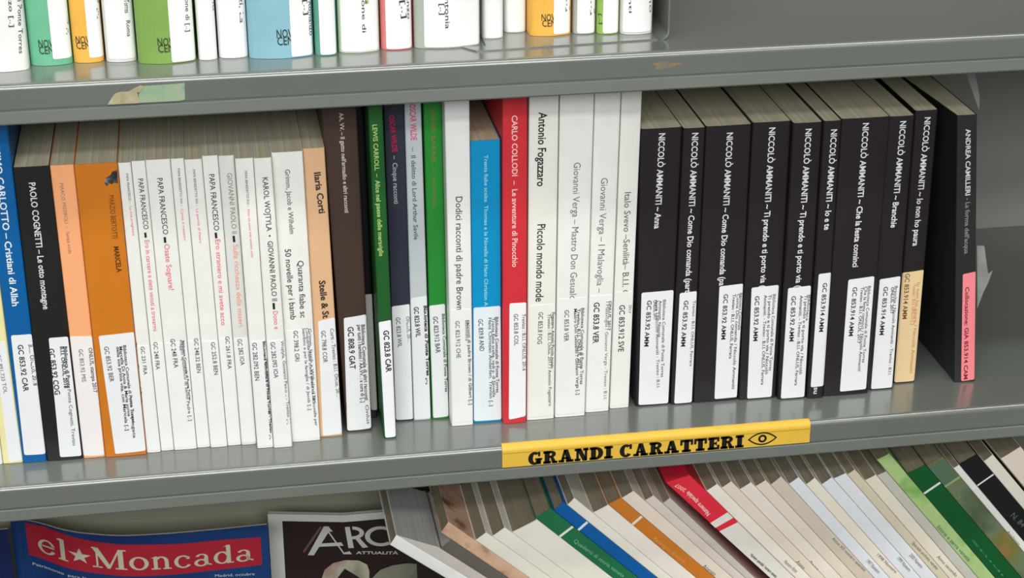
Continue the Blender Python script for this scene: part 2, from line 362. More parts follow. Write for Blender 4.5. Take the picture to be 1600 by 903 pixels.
mid('narrow peach book labelled GC 853.92 MIS', GL, (77,259), (115,257), (164.6,714), (129,716.5), (252,176,124),
    [('MARCO MISSIROLI  –  Senza coda', 96,286, 110,396, 4.5, (150,120,104))],
    [([(107,526),(144.5,525),(163,711),(129.5,712.5)], (244,238,236), [('GC 853.92 MIS', 126,545, 131.5,596, 5.5, (62,62,64)), ('ONLUS, stampa 2017', 141,543, 149,613, 5, (84,84,84), .01)])])
mid('orange book with a small dark figure on its spine labelled GC 853.92 BER', GL, (115,257), (183,254), (229,709), (165,716), (208,122,30),
    [('MARZIO BERTOTTI', 174,305, 179.8,372, 6.5, (96,58,26)), ('MARICELA', 181.5,385, 186.5,425, 6.5, (76,46,24), .012)],
    polys=[([(183.5,265),(176,268),(172,274),(165,278),(163.5,286),(167,291),(171,286),(175,288),(178,285),(184,287)], mottled('dark_figure_print', [(.35, (34,34,36)), (.6, (74,76,80)), (.75, (150,150,146))], 260, .5))], labs=[([(154,525),(209,519),(229,704),(180,709)], LW, [('GC 853.92 BER', 166,541, 175,596, 6, (70,70,72)), ('della sua prima vita. con Maricela [..]', 184,541, 199,672, 4.2, K, .01), ('Marcella Di Anna & Maria scrive', 188.5,541, 202,650, 4.2, K, .01), ('Biblioteca Comunale di Ponte Torres', 194.5,539, 209,660, 4.2, K, .01), ('una impiegata', 205,620, 210.5,684, 4.2, GY, .01)])])
def slim(label, q, texts, call, extra=(), cover=WB, lab_top=.385, h=6, ck=(60,60,64)):
    mid(label, GP, q[0], q[1], q[2], q[3], cover, texts, [((.02, .008, .985, lab_top), (241,242,240), [call]+list(extra))], depth=.14, rad=.0012, bul=.0003, pages=PAGES, t=.00035)
slim('slim white paperback labelled GC 231 FRA, first after the orange book', [(183,255.5),(204,253),(251.3,705.7),(231.2,708.7)],
     [('PAPA FRANCESCO –', 198.5,271, 203.5,318, 3, GY), ('La mia preghiera', 204,322, 209,368, 3, PK)], ('GC 231 FRA', 222.4,541, 227.5,585, 5, (60,60,64)),
     [('Biblioteca Comunale di Ponte', 212,536, 222,630, 2.5, K, .02)])
slim('white paperback labelled GC 248 FRA whose pink title ends near the label', [(204,253),(226.3,250),(272,702.8),(251.6,705.6)],
     [('PAPA FRANCESCO', 219.4,279, 228.5,358, 6.5, (60,60,62)), ('–', 228.6,363, 229.4,371, 11, K, .05), ('Ero in carcere e siete venuti a trovarmi', 229.6,375, 243,517, 6, PK)],
     ('GC 248 FRA', 242.5,534, 247,577, 5.5, (60,60,64)))
slim('white paperback labelled GC 248 FRA with a short pink title ending in an exclamation mark', [(230,251),(265.5,247.5),(307.7,701),(272.7,704)],
     [('PAPA FRANCESCO', 249.5,278, 259,366, 7, (60,60,62)), ('–', 259.2,370, 260,379, 12, K, .05), ('Osate Sognare!', 260.5,381, 268,453, 7, PK)],
     ('GC 248 FRA', 269.4,529, 275.4,574, 6, (60,60,64)), [('Biblioteca Comunale di Ponte Torres', 286,532, 297,625, 3, K, .02), ('viaggio apostolico di Santo Padre [..]', 283,530, 297.5,657, 4, (66,66,68))])
slim('thin white paperback labelled GC 248.32 BEN', [(268,249),(287,246.5),(328.6,698),(309,700.6)],
     [('PAPA BENEDETTO XVI –', 279,263, 284,322, 3, GY), ('Come il maestro', 284.3,326, 289.4,376, 3, PK)], ('GC 248.32 BEN', 306,528, 311,582, 5.5, (60,60,64)))
slim('thin white paperback labelled GC 252.8 BEN', [(289.5,250.5),(315,247.5),(355.5,697),(329,700.6)],
     [('PAPA BENEDETTO XVI –', 303,264.5, 308,322, 3, GY), ('La parola di Pietro', 308.3,326, 313.5,380, 3, PK)], ('GC 252.8 BEN', 332.5,534, 338,585, 5.5, (60,60,64)))
slim('white paperback labelled GC 261.8 FRA with a long pink title', [(316.5,245),(340,241.5),(377,695),(356.5,697)],
     [('PAPA FRANCESCO', 330.5,272, 338.7,360, 7, (60,60,62)), ('–', 338.8,363, 339.8,372, 12, K, .05), ('Ero straniero e mi avete acco', 340.2,374, 349.5,508, 6.5, PK)], ('GC 261.8 FRA', 355,525, 359,576, 5.5, (60,60,64)))
slim('greyish white paperback labelled GC 282 IOA with a salmon title', [(345,244.5),(365.5,241.5),(401,693.7),(379.4,696)],
     [('GIOVANNI PAOLO II', 358.5,270, 366.5,365, 6.5, (140,140,126)), ('–', 366.8,368, 367.8,378, 12, K, .05), ('Sulla ricchezza della miseri', 368,382, 377,510, 6.5, (236,160,136))], ('GC 282 IOA', 374,529, 379.4,570, 6, (60,60,64)), cover=(226,227,222))
slim('white paperback labelled GC 282.092 BEN with tiny lettering', [(371.5,249),(395.4,245.5),(427.3,699),(405.5,700.8)],
     [('PAPA BENEDETTO XVI –', 384,267, 388,323, 3, GY), ('Non mi sono mai sentito solo', 388.3,327, 394.5,402, 3, PK)], ('GC 282.092 BEN', 397.4,535, 402,594, 6, (60,60,64)),
     [('Biblioteca Comunale di Ponte Torres - Treviso [..]', 412.5,533, 424.5,686, 3.5, K, .025), ('Papa Benedetto XVI Treviso', 416,560, 425,660, 3, K, .02)])
slim('white paperback labelled GC 282.092 IOA with two names joined by a dot', [(398,248.5),(424,245),(457,697.6),(429.5,700.6)],
     [('KAROL WOJTYLA  •  GIOVANNI PAOLO II', 414.2,277, 429.3,470, 7, (60,60,62)), ('–', 429.3,473, 429.9,483, 12, K, .05), ('Dono e', 430,486, 432.7,514, 6.5, PK)], ('GC 282.092 IOA', 425.8,534, 431.8,590, 6, (60,60,64)),
     [('Wojtyla, Giovanni Paolo II - Treviso [..]', 441,532, 452,662, 4, (66,66,68))])
mid('wide white paperback of tales labelled GC 398.2 GRI', GP, (424,242), (472.8,233), (500.5,686), (458.7,693), WB,
    [('Grimm, Jacob e Wilhelm', 449,264.5, 456.5,365, 6.5, (92,94,94)), ('50 novelle per i bamb', 449.5,389, 458.5,499, 8, (64,64,66)), ('Quaranta fiabe sc', 469.5,407, 474,496, 8, (64,64,66))],
    [((.02, .008, .985, .40), (241,242,240), [('GC 398.2 GRI', 461.7,516, 464.7,564, 6, (60,60,64)), ('Grimm, Jacob e Wilhelm 1785', 484,513, 491,630, 4, K), ('bambini e per la famiglia / di Jacob [..]', 474.5,513, 484,640, 4, (60,60,62)), ('Cinquanta fiabe scelte prese da 50 novelle per', 479.5,512, 494.5,665, 4, (60,60,62))])], depth=.15)
mid('peach brown book labelled GC 798.8 COR beside the dark brown one', GL, (475,233), (507,230), (535,678.6), (504,685), (228,184,142),
    [('Ilaria Corti', 495.5,269, 503.5,333, 8.5, (58,50,46), .02), ('Stelle & St', 503,438, 509.5,497, 8.5, (58,50,46), .02)],
    [([(497,502),(524.5,496),(534.5,677),(504.5,682)], LW, [('GC 798.8 COR', 505,516, 508.5,566, 6, (60,60,64)), ('Corti - Treviso : B.I.I. Onlus, 2017', 518.5,513, 529,622, 5, (66,66,68))])], depth=.15)
mid('tall dark brown book labelled GC 808.9 GAT', GL, (506.5,140), (556,140), (581,671), (542.5,677.5), (72,54,48),
    [("AA. VV. – Il gatto nell'armadio e altri racconti", 533,176, 542,332, 5.5, (206,200,192), .012)],
    [([(537,497),(573,491.5),(580.5,669),(543,676)], LW, [('GC 808.9 GAT', 547.5,510, 551,576, 8, K, .012), ('per tutti i bambini / AA.VV. : a cura di [..]', 561,507, 567,628, 5, K, .012), ('Biblioteca Comunale di altri racconti', 567,507, 573,625, 5, K, .012), ('Onlus', 573,632, 576,662, 4.5, GY)])], depth=.165, bul=.0008)
mid('thin black book pushed back in the dark gap left of the dark green one', GL, (558,150), (567,150), (590.5,652), (581.5,654), (26,26,26),
    [], [([(570,460),(584,459),(594.5,640),(580,640)], (214,214,208))], depth=.10, hide=.25)  # label paper greyed: the shadow in the gap is put into its colour
mid('dark green book pulled forward of its neighbours, labelled GC 823.8 CAR', GC, (575,167), (597.5,164), (619,683), (600.5,688), (30,92,40),
    [('LEWIS CARROLL  –  Alice nel paese delle meraviglie', 585.4,194.6, 596,400, 6, (176,206,120), .008)],
    [([(591,503.5),(611,500),(619,682),(602,687)], (246,247,248), [('GC 823.8 CAR', 603,515.7, 607.5,581, 7.5, K, .018)])], depth=.15)
mid('navy book with red and white lettering labelled GC 823.8 WIL', GC, (599,163), (631,161), (646,657), (618,659), (50,52,68),
    [('OSCAR WILDE', 611.5,180, 617,237, 7, (196,34,84), .015), ('–  Cinque racconti', 616.5,243, 619.5,318, 6.5, (196,198,204))],
    [([(612,479),(640,475),(645.7,654.5),(618.5,656)], LW, [('GC 823.8 WIL', 621.5,495.5, 625,542, 6, (60,60,64)), ('ONLUS, 2017', 637,494, 640,536, 5, (84,84,86))])], depth=.15)
mid('silver grey book with pink lettering labelled GC 823.8 WIL', GC, (631.5,161), (658,159.6), (673.5,655), (646.8,658), (198,204,208),
    [('OSCAR WILDE', 644.5,162, 646.6,219, 8, (226,92,124), .012), ('–  Il delitto di Lord Arthur Savile', 645.4,230, 650.3,374.5, 6, (96,100,104), .008)],
    [([(640.6,466.6),(667,462),(673.2,653),(648,656)], LW, [('GC 823.8 WIL', 650,479, 653.5,526, 6.5, K, .014), ('Biblioteca di Ponte Torres [..]', 664.5,477, 669.5,600, 4.5, K, .03)])], depth=.15)
mid('bright green book labelled GC 823.912 BAR', GC, (661.5,161), (690,158.6), (701.8,653), (675.5,656), (40,140,52),
    [('JAMES BARRIE  –  racconto', 676,170, 679.5,323, 5.5, (142,122,52))],
    [([(669.5,478),(695,474.6),(701,650),(677,653)], LW, [('GC 823.912 BAR', 680,494, 684.5,551, 6.5, (62,62,64), .006), ('Biblioteca Comunale di Ponte Torres', 692.5,490, 697.5,612, 4, (90,90,92), .02)])], depth=.15)
mid('tall white book labelled GC 823.912 CHE left of the light blue one', GC, (694.3,159), (733.8,156.6), (739.6,664), (702.3,666.7), (240,240,236),
    [('Dodici racconti di padre Brown', 717.2,307, 718.5,484, 9, (84,84,86))],
    [((.06, .012, .985, .375), (240,241,239), [('GC 823.912 CHE', 714.5,501, 716.5,559, 6, (86,86,88)), ('racconti di padre Brown / di Gilbert [..]', 732.3,500, 735.5,632, 4.5, (70,70,72), .008), ('Biblioteca', 729,500, 729.7,532, 4, GY)])], depth=.16)
mid('short light blue book labelled GC 839.8 AND', GC, (734.8,220.5), (782,218), (784.3,658), (740.3,661.6), (0,146,200),
    [('Trenta fiabe scelte  Thomas e le Novelle di Hans Christian A', 759.5,242, 759.5,478, 5, (150,218,238), .006)],
    [([(740,481),(782,478),(784,655),(740.5,658)], (232,240,244), [('GC 839.8 AND', 750.6,498, 753,548, 6.5, (62,64,68)), ('Hans Christian Andersen. Treviso [..]', 765.5,496, 767.5,634, 4.5, K), ('Trenta fiabe scelte, vedi p. di Novelle', 770.5,496, 772,620, 4.5, K), ('Biblioteca Comunale di Ponte Torres', 776,495, 777.5,613, 4.5, K, .008)])], depth=.14, pages=page_mat('tan_page_edges', (206,188,160)))
mid('tall red book labelled GC 853.8 COL', GC, (785.2,154), (824.3,152.5), (822.3,659), (786.3,663.5), (214,50,60),
    [('CARLO COLLODI  –  Le avventure di Pinocchio', 804,180, 804.5,417, 7.5, (250,206,200), .008)],
    [([(796,474),(823.5,472.5),(821.5,650),(795,655.5)], (246,246,247), [('GC 853.8 COL', 806,490, 806.6,539, 6, (70,70,72)), ('Treviso : B.I.I. ONLUS, 2016', 818.5,490, 819,579, 5, (70,70,72))])], depth=.155)
mid('tall ivory book with bold black title labelled GC 853.8 FOG', GC, (827,152.5), (873.8,149), (865.8,653.6), (823.3,657.5), (240,240,230),
    [('Antonio Fogazzaro', 848.3,175, 845.3,291, 11, (46,46,48), .012), ('Piccolo mondo mode', 846,350, 843,471, 11, (46,46,48), .004)],
    [((.06, .01, .985, .372), (240,240,232), [('GC 853.8 FOG', 845,487, 843,537, 6.5, (80,80,82)), ('Treviso : B.I.I. Onlus, 2017 / Antonio Fogazzaro', 858,490, 859.5,634, 4.5, (66,66,68)), ('Fogazzaro, Antonio Piccolo mondo', 864.5,488, 863,575, 4.5, K, .01)])], depth=.16)
mid('tall white book labelled GC 853.8 VER whose grey title ends at its label', GC, (875.3,149), (929,146.5), (914,648.8), (867.3,653.4), (241,241,236),
    [('Giovanni Verga – Mastro Don Gesuald', 902,253.6, 895.3,467, 9.5, (112,112,112))],
    [((.03, .01, .985, .385), (240,241,238), [('GC 853.8 VER', 885.5,484, 884.7,533, 6.5, (80,80,82)), ('Mastro Don Gesualdo / Giovanni Verga [..]', 899,482, 903,616, 4.5, K, .004), ('Treviso : B.I.I. ONLUS, 2017', 904,482, 905,575, 4.5, K, .01), ('Biblioteca Comunale di Ponte Torres', 910.5,481, 908.5,600, 4.5, K, .006)])], depth=.16)
mid('tall white book labelled GC 853.8 VER whose title ends with a dash', GC, (929.6,146.3), (970.8,144.5), (951.3,641.4), (914.6,645.8), (242,241,236),
    [('Giovanni Verga – I Malavoglia –', 944.5,277.7, 937,457, 9.5, (112,112,112))],
    [((.03, .01, .985, .382), (242,241,238), [('GC 853.8 VER', 932.3,472, 930.5,536, 8, K, .01), ('I Malavoglia / Giovanni Verga - Treviso : B.I.I.', 949,471, 945.5,624, 4.5, (80,80,82)), ('ONLUS, 2017', 953.5,470, 951.5,516, 4, K, .01)])], depth=.16)
mid('tall white book labelled GC 853.912 SVE just left of the black ones', GC, (971.6,144.5), (1003.8,142), (982.6,636), (952.8,639.6), (240,239,233),
    [('Italo Svevo –Senilità– B.I.I. O', 981,300, 976.7,463, 9, (116,116,116))],
    [((.03, .01, .985, .385), (240,239,234), [('GC 853.912 SVE', 972,476, 970,549, 8, (58,58,60), .006), ('2017', 985,476, 983.5,489, 4, GY)])], depth=.16)
BKC = (38,32,36); TW = (226,226,228); TB = .014
def black(label, q, title, tp, lq, call, cp, lines=(), lcol=LW, cover=BKC, h=8.5, extra=(), ck=K, ch=6.5, cb=.008):
    mid(label, GB, q[0], q[1], q[2], q[3], cover, [(title,)+tp+(h, TW, TB)]+list(extra), [([tuple(p) for p in lq], lcol, [(call,)+cp+(ch, ck, cb)]+list(lines))], depth=.145, rad=.0019, bul=.0004, t=.0003)
c5 = lambda x, y: (980+x/3.472, 400+y/3.472); c7 = lambda x, y: (1260+x/3.009, 380+y/3.009)
black('wide black paperback with the shortest title, first right of the tall white books', [(1004.5,201),(1067,199.5),(1047,632),(993.5,635.5)], 'NICCOLÒ AMMANITI ~ Anna', (1034.5,208,1026.8,357),
      [c5(78,200),c5(252,185),c5(222,800),c5(62,808)], 'GC 853.92 AMM', (1014.6,469,1009.7,541),
      [('Anna / Niccolò Ammaniti - Treviso : B.I.I.', *c5(160,235), *c5(168,715), 4.5, (80,80,82)), ('ONLUS, 2017', *c5(150,238), *c5(152,345), 4.5, K, .01), ('Ammaniti, Niccolò', *c5(180,240), *c5(172,440), 4.5, K), ('Biblioteca Comunale di Ponte Torres', *c5(202,236), *c5(190,655), 4.5, (60,60,62))])
black('narrow black paperback, second of the black row', [(1068,201),(1103,199),(1083,630.4),(1048,633)], 'NICCOLÒ AMMANITI ~ Come Dio comanda (part', (1086.3,207.4,1074.8,457),
      [c5(285,202),c5(378,190),c5(350,803),c5(255,808)], 'GC 853.92 AMM', (1072,469,1067,541), [('Treviso : B.I.I. ONLUS, Ferrara', *c5(364,240), *c5(345,597), 4, (76,76,78))])
black('wide black paperback, third of the black row, its label set to the right', [(1104,200.4),(1175.5,191.5),(1153.5,624.7),(1084,630)], 'NICCOLÒ AMMANITI ~ Come Dio comanda (pa', (1140.5,207,1128,446),
      [c5(500,165),c5(630,150),c5(595,765),c5(473,775)], 'GC 853.92 AMM', (1134,459,1129.8,530),
      [('Treviso : B.I.I. ONLUS, Ferrara', *c5(580,205), *c5(560,555), 4.5, K, .004), ('Come Dio comanda / Niccolò Ammaniti', *c5(602,205), *c5(575,720), 4.5, K), ('Biblioteca Comunale', *c5(617,200), *c5(608,400), 4, K)])
black('black paperback, fourth of the black row, with three crowded label lines', [(1176.5,193),(1237,188),(1213,621.5),(1154.5,625.5)], 'NICCOLÒ AMMANITI ~ Ti prendo e ti porto via (', (1206.6,199,1192,449),
      [c5(675,172),c5(822,157),c5(782,770),c5(650,778)], 'GC 853.92 AMM', (1183,462,1180,532.5),
      [('Ammaniti. - Treviso : B.I.I. ONLUS, Ferrara', *c5(750,210), *c5(733,697), 4.5, K, .002), ('Ti prendo e ti porto via / Niccolò', *c5(774,208), *c5(755,640), 4.5, K, .002), ('Biblioteca Comunale di Ponte Torres', *c5(798,206), *c5(776,620), 4.5, (60,60,62))])
black('black paperback, fifth of the black row, beside the narrow low-labelled one', [(1238,193.4),(1286,190),(1259.5,622),(1214,625)], 'NICCOLÒ AMMANITI ~ Ti prendo e ti porto via (', (1263.5,201,1247.3,449),
      [c5(873,175),c5(997,160),c5(960,772),c5(833,782)], 'GC 853.92 AMM', (1240,462,1236.3,533),
      [('Ammaniti. - Treviso : B.I.I. ONLUS, Ferrara', *c5(945,212), *c5(915,700), 4.5, K, .002), ('Ti prendo e ti porto via / Niccolò', *c5(970,210), *c5(940,640), 4.5, K, .002), ('Biblioteca', *c5(988,210), *c5(975,350), 4, (60,60,62))])
black('narrow black paperback, sixth of the black row, with its label stuck highest', [(1286.5,190),(1316,187.6),(1286.5,621.5),(1260,624)], 'NICCOLÒ AMMANITI ~ Io e te', (1303.3,202,1292,359),
      [c7(58,145),c7(118,138),c7(83,670),c7(20,677)], 'GC 853.914 AMM', (1289,441.5,1282.6,518), extra=[('su', 1275.5,605, 1274.5,615, 7, (226,226,228), .01)])
black('wide black paperback, seventh of the black row, right of the narrow one', [(1316.5,188),(1392,180),(1357,613.5),(1287,621)], 'NICCOLÒ AMMANITI ~ Che la festa cominci', (1353,192,1336.3,417),
      [c7(197,172),c7(320,155),c7(280,685),c7(157,697)], 'GC 853.914 AMM', (1335.8,448,1329,524.6),
      [('Treviso : B.I.I. ONLUS, 2017', *c7(262,205), *c7(245,470), 4.5, K, .004), ('Che la festa cominci / Niccolò Ammaniti', *c7(280,203), *c7(248,600), 4.5, K), ('Biblioteca Comunale di Ponte Torres', *c7(296,200), *c7(268,560), 4.5, (60,60,62))])
black('black paperback, eighth of the black row, left of the cream-labelled one', [(1393,184),(1430,178.5),(1395.5,606.2),(1357.5,611)], 'NICCOLÒ AMMANITI ~ Branchie', (1411.3,189,1396,355.5),
      [c7(345,170),c7(443,155),c7(403,680),c7(303,692)], 'GC 853.914 AMM', (1384,447.5,1377,523),
      [('ONLUS, 2017', *c7(405,205), *c7(400,330), 4.5, K, .012), ('Branchie / Niccolò Ammaniti - Treviso : B.I.I.', *c7(422,200), *c7(390,620), 4.5, (70,70,72))])
black('black paperback with the cream yellowed label at the end of the black row', [(1430.5,175),(1467,169.5),(1430,596),(1396.5,600.5)], 'NICCOLÒ AMMANITI ~ Io non ho paura', (1449.5,183,1430.3,384),
      [c7(448,140),c7(553,125),c7(508,648),c7(413,662)], 'GC 853.914 AMM', (1418,427,1413,498),
      [('Treviso : B.I.I. ONLUS [..]', *c7(508,190), *c7(498,380), 5, (206,140,92)), ('Io non ho paura / Niccolò Ammaniti', *c7(528,182), *c7(492,610), 5, (206,140,92))], lcol=(236,208,160), ck=(112,76,44), ch=7, cb=.004)
c1 = mid('black book with a pink label standing apart at the right end', GB, (1496,183), (1527.3,176.5), (1523.8,595), (1491.8,599), (44,44,46),
    [('ANDREA CAMILLERI', 1512.6,201, 1512,305, 7, (222,222,220), .014), ("- La forma dell'acqua", 1512,309, 1510,396, 6.5, (132,132,132), .014)],
    [([c7(735,146),c7(797,133),c7(790,640),c7(727,650)], (250,140,148), [('Collocazione: GIA 853.914 CAM', 1511,448, 1508.5,592, 6, (120,34,46), .01)], 'pink label')], depth=.145, rad=.001, flare=.72)
film = mottled('worn_clear_film', [(.3, (138,142,136)), (.7, (162,165,158))], 40, .25)
for px, y, lb in (([(1526.5,384),(1538,384),(1544,428),(1551,423),(1544,442),(1537,456),(1530,474),(1527,482)], .062, 'torn clear film flap sticking out below'), ([(1509,114),(1522,112),(1527,130),(1531,152),(1530,174)], .105, 'clear film corner standing up behind')):
    fm = MB(); A = [atY(q, y) for q in px]; prism(fm, ([(q[0], y, q[2]) for q in A], [(q[0], y+.0006, q[2]) for q in A]), film)
    fm.build('torn_film', c1, lb, fixnormals=True)

# ------------------------------------------------------------------ sign and tape on the shelf lips
YEL = mottled('yellow_sign_card', [(.3, (226,184,66)), (.7, (232,190,74))], 60, .4)
sx0 = atY((784.6, 715), 0)[0]; sx1 = atY((1265.3, 675), 0)[0]
sg = thing('shelf_sign', 'yellow shelf sign with bold black lettering and an eye', 'sign', ((sx0+sx1)/2, -.001, -.01))
r = .0042; g = .00018; tk = .0005
def lipprof(off):
    out = []
    for k in range(9):
        a = math.radians(100-100*k/8); R = r+off; out.append((r-R*math.cos(math.radians(90)-a) if False else r-R*math.cos(a) if a <= math.pi/2 else r+R*abs(math.cos(a)), -r+R*math.sin(a)))
    out.append((-off, -.0172)); return out
pi, po = lipprof(g), lipprof(g+tk)
m = MB(); n = 12; xs = [sx0+(sx1-sx0)*i/n for i in range(n+1)]
grid_solid(m, [[(x, y, z) for y, z in po] for x in xs], [[(x, y, z) for y, z in pi] for x in xs], YEL)
# fold crease under the rounded edge
cz = -.0052; ck_ = mat('sign_crease', (176,132,30), .6, .2)
m.add([(sx0+.0005, -g-tk-.00008, cz), (sx1-.0005, -g-tk-.00008, cz), (sx1-.0005, -g-tk-.00008, cz-.0004), (sx0+.0005, -g-tk-.00008, cz-.0004)], [(0,1,2,3)], ck_)
m.build('sign_card', sg, fixnormals=True)
# hand-built slab lettering, unit height 1
def RC(x0, y0, x1, y1): return [(x0,y0),(x1,y0),(x1,y1),(x0,y1)]
def arc(cx, cy, ro, ri, a0, a1, n=14):
    P = []
    for i in range(n):
        A = math.radians(a0+(a1-a0)*i/n); B = math.radians(a0+(a1-a0)*(i+1)/n)
        P.append([(cx+ro[0]*math.cos(A), cy+ro[1]*math.sin(A)), (cx+ro[0]*math.cos(B), cy+ro[1]*math.sin(B)), (cx+ri[0]*math.cos(B), cy+ri[1]*math.sin(B)), (cx+ri[0]*math.cos(A), cy+ri[1]*math.sin(A))])
    return P
SLAB = {
 'I': (.62, [RC(.13,0,.49,1), RC(0,0,.62,.2), RC(0,.8,.62,1)]),
 'T': (.94, [RC(.29,0,.65,1), RC(.14,0,.80,.2), RC(0,.8,.94,1), RC(0,.55,.17,.8), RC(.77,.55,.94,.8)]),
 'E': (.86, [RC(.1,0,.46,1), RC(0,0,.86,.2), RC(0,.8,.84,1), RC(.68,.2,.86,.38), RC(.67,.64,.84,.8), RC(.46,.42,.66,.58), RC(.58,.34,.66,.66)]),
 'N': (1.0, [RC(.12,0,.30,1), RC(0,0,.42,.2), RC(0,.8,.42,1), RC(.72,0,.9,1), RC(.6,.8,1.0,1), [(.12,1),(.46,1),(.9,0),(.58,0)]]),
 'A': (1.08, [[(.14,0),(.32,0),(.56,1),(.38,1)], [(.38,1),(.68,1),(.98,0),(.6,0)], RC(.28,.24,.72,.4), RC(0,0,.42,.2), RC(.52,0,1.08,.2)]),
 'R': (1.02, [RC(.1,0,.46,1), RC(0,0,.56,.2), RC(0,.8,.56,1), *arc(.54,.73,(.36,.27),(.08,.1),-90,90), RC(.4,.8,.56,1), RC(.4,.44,.56,.62), [(.5,.5),(.72,.5),(.98,0),(.64,0)], RC(.64,0,1.02,.18)]),
 'D': (.98, [RC(.1,0,.46,1), RC(0,0,.5,.2), RC(0,.8,.5,1), *arc(.46,.5,(.52,.5),(.17,.3),-90,90)]),
 'C': (.92, [*arc(.46,.5,(.46,.52),(.12,.32),48,325), RC(.7,.62,.88,1.0)]),
 'G': (1.0, [*arc(.46,.5,(.46,.52),(.12,.32),48,330), RC(.7,.64,.86,1.0), RC(.62,.02,.92,.44), RC(.5,.34,1.0,.5)]),
}
def slab_text(s, gap=.07, space=.42):
    x = 0; out = []
    for ch in s:
        if ch == ' ': x += space; continue
        w, ps = SLAB[ch]; out += [[(x+a, b) for a, b in p] for p in ps]; x += w+gap
    return out, x-gap
ps, wd = slab_text('GRANDI CARATTERI')
a = atY((825, 713.5), 0); b = atY((1162, 685), 0); hh = .0108
yl_ = -g-tk-.00015; INK = ink((26,24,24)); tm = MB(); cz0 = -.0113
for p in ps:
    tm.add([(a[0]+(x/wd)*(b[0]-a[0]), yl_, cz0+(y-.5)*hh) for x, y in p], [tuple(range(len(p)))], INK)
ec = (atY((1191, 683), 0)[0], cz0+.0008)
def eye(mb, cx, cz):
    ew, eh, n = .0116, .0056, 16
    up = lambda t, k: (cx-ew*k+2*ew*k*t, cz+eh*k*math.sin(math.pi*t)**.9*1.0)
    for sgn in (1, -1):
        for i in range(n):
            q = [(-1+2*i/n), (-1+2*(i+1)/n)]
            f = lambda s_, k: (cx+ew*s_*(1 if k else .86), cz+sgn*((eh if k else eh-.0012)*(1-s_*s_)))
            A, B, C_, D_ = f(q[0],1), f(q[1],1), f(q[1],0), f(q[0],0)
            mb.add([(A[0],yl_,A[1]),(B[0],yl_,B[1]),(C_[0],yl_,C_[1]),(D_[0],yl_,D_[1])], [(0,1,2,3)], INK)
    for p in arc(cx, cz, (.0034,.0034), (.0017,.0017), 0, 360, 20): mb.add([(x,yl_,z) for x, z in p], [(0,1,2,3)], INK)
eye(tm, *ec)
tm.build('sign_lettering', sg, 'bold black slab lettering and eye outline')

tp = thing('tape_remnant', 'torn greenish paper tape remnant stuck on the upper shelf lip', 'tape', tuple(atY((235, 148), 0)))
zc = lambda x, y: (140+x/8.889, 110+y/8.889)
tg = mottled('faded_green_tape', [(.35, (128,160,138)), (.5, (146,172,138)), (.62, (160,170,142)), (.75, (124,166,146))], 70, .6)
tc_ = mottled('torn_tan_paper', [(.3, (150,150,118)), (.5, (176,164,132)), (.7, (188,190,160))], 90, .8)
for nm, pts, mt_, off, lb in (('tape_strip', [(690,470),(680,330),(750,215),(1000,200),(1320,175),(1325,400),(1270,440)], tg, .0002, 'green printed tape'),
                        ('torn_paper', [(250,470),(300,390),(350,320),(430,295),(540,290),(600,255),(700,205),(750,215),(700,300),(660,300),(688,400),(690,465),(400,490)], tc_, .0005, 'torn tan paper end')):
    m = MB(); A = [atY(zc(*q), 0) for q in pts]
    A = [(q[0], max(q[2], .2832)) for q in A]
    prism(m, ([(x, -off-.0003, z) for x, z in A], [(x, -off+.0001, z) for x, z in A]), mt_); m.build(nm, tp, lb, fixnormals=True)

# ------------------------------------------------------------------ lower shelf: slumped journals
GJ = 'slumped journals on the lower shelf'; YL = .035; ZL = -.30
c2 = lambda x, y: (380+x/4.2105, 740+y/4.2105); c3 = lambda x, y: (700+x/4, 700+y/4); c4 = lambda x, y: (1000+x/4.24, 690+y/4.24); c5b = lambda x, y: (1250+x/3.717, 660+y/3.717)
def slope(x):
    k = [(600,.585),(690,.69),(760,.70),(850,.79),(960,.84),(1050,.92),(1120,1.0),(1200,1.08),(1300,1.14),(1400,1.18),(1600,1.2)]
    for (x0,s0),(x1,s1) in zip(k, k[1:]):
        if x <= x1: return s0+(s1-s0)*max(0,(x-x0))/(x1-x0)
    return k[-1][1]
J = []
def jour(label, TL, TR, cover, **kw): J.append((label, TL, TR, cover, kw))
CW = (240,236,220); CB = (238,223,206); BW = (234,238,242)
mott = mottled('brown_mottled_cover', [(.3, (140,98,84)), (.42, (206,166,138)), (.6, (222,186,156)), (.75, (170,128,100))], 55, .5)
oliv = mottled('blurred_meadow_photo', [(.25, (62,74,40)), (.45, (112,128,100)), (.6, (118,118,60)), (.75, (170,120,84))], 22, .45)
lgr = mottled('light_green_cover', [(.35, (122,176,90)), (.5, (176,206,136)), (.7, (182,212,142))], 30, .45)
T1 = (120,112,104)
jour('white booklet at the left front of the slumped row', c2(965,470), c2(1005,405), (240,240,236), d=.088, t=[('ARCHIVIO 106', 685,882, 742,914, 5, (120,120,122))])
jour('thick grey-paged booklet second from the left of the slumped row', c2(1009,404), c2(1292,482), (206,198,190), d=.088, pages=GPAGES, sl=.60)
jour('thin dark grey booklet left of the mottled brown one', c2(1298,492), c2(1335,440), (104,98,92), d=.088, pages=GPAGES)
jour('mottled brown and cream journal in the slumped row', c2(1300,388), c2(1388,315), mott, d=.088)
jour('ivory journal right of the mottled brown one', c3(170,577), c3(215,530), CW, d=.088)
jour('ivory journal between a thin ivory one and the widest ivory one', c3(275,552), c3(320,500), CW, d=.088)
jour('widest ivory journal left of the dark green banded one', c3(398,527), c3(470,455), CW)
jour('forest green journal with a white band left of the blue one', c3(545,437), c3(605,382), (30,112,72), band=[(700,552),(762,500)], t=[('Quaderni di storia veneta', *c3(790,575), *c3(1100,800), 6, (120,176,140))])
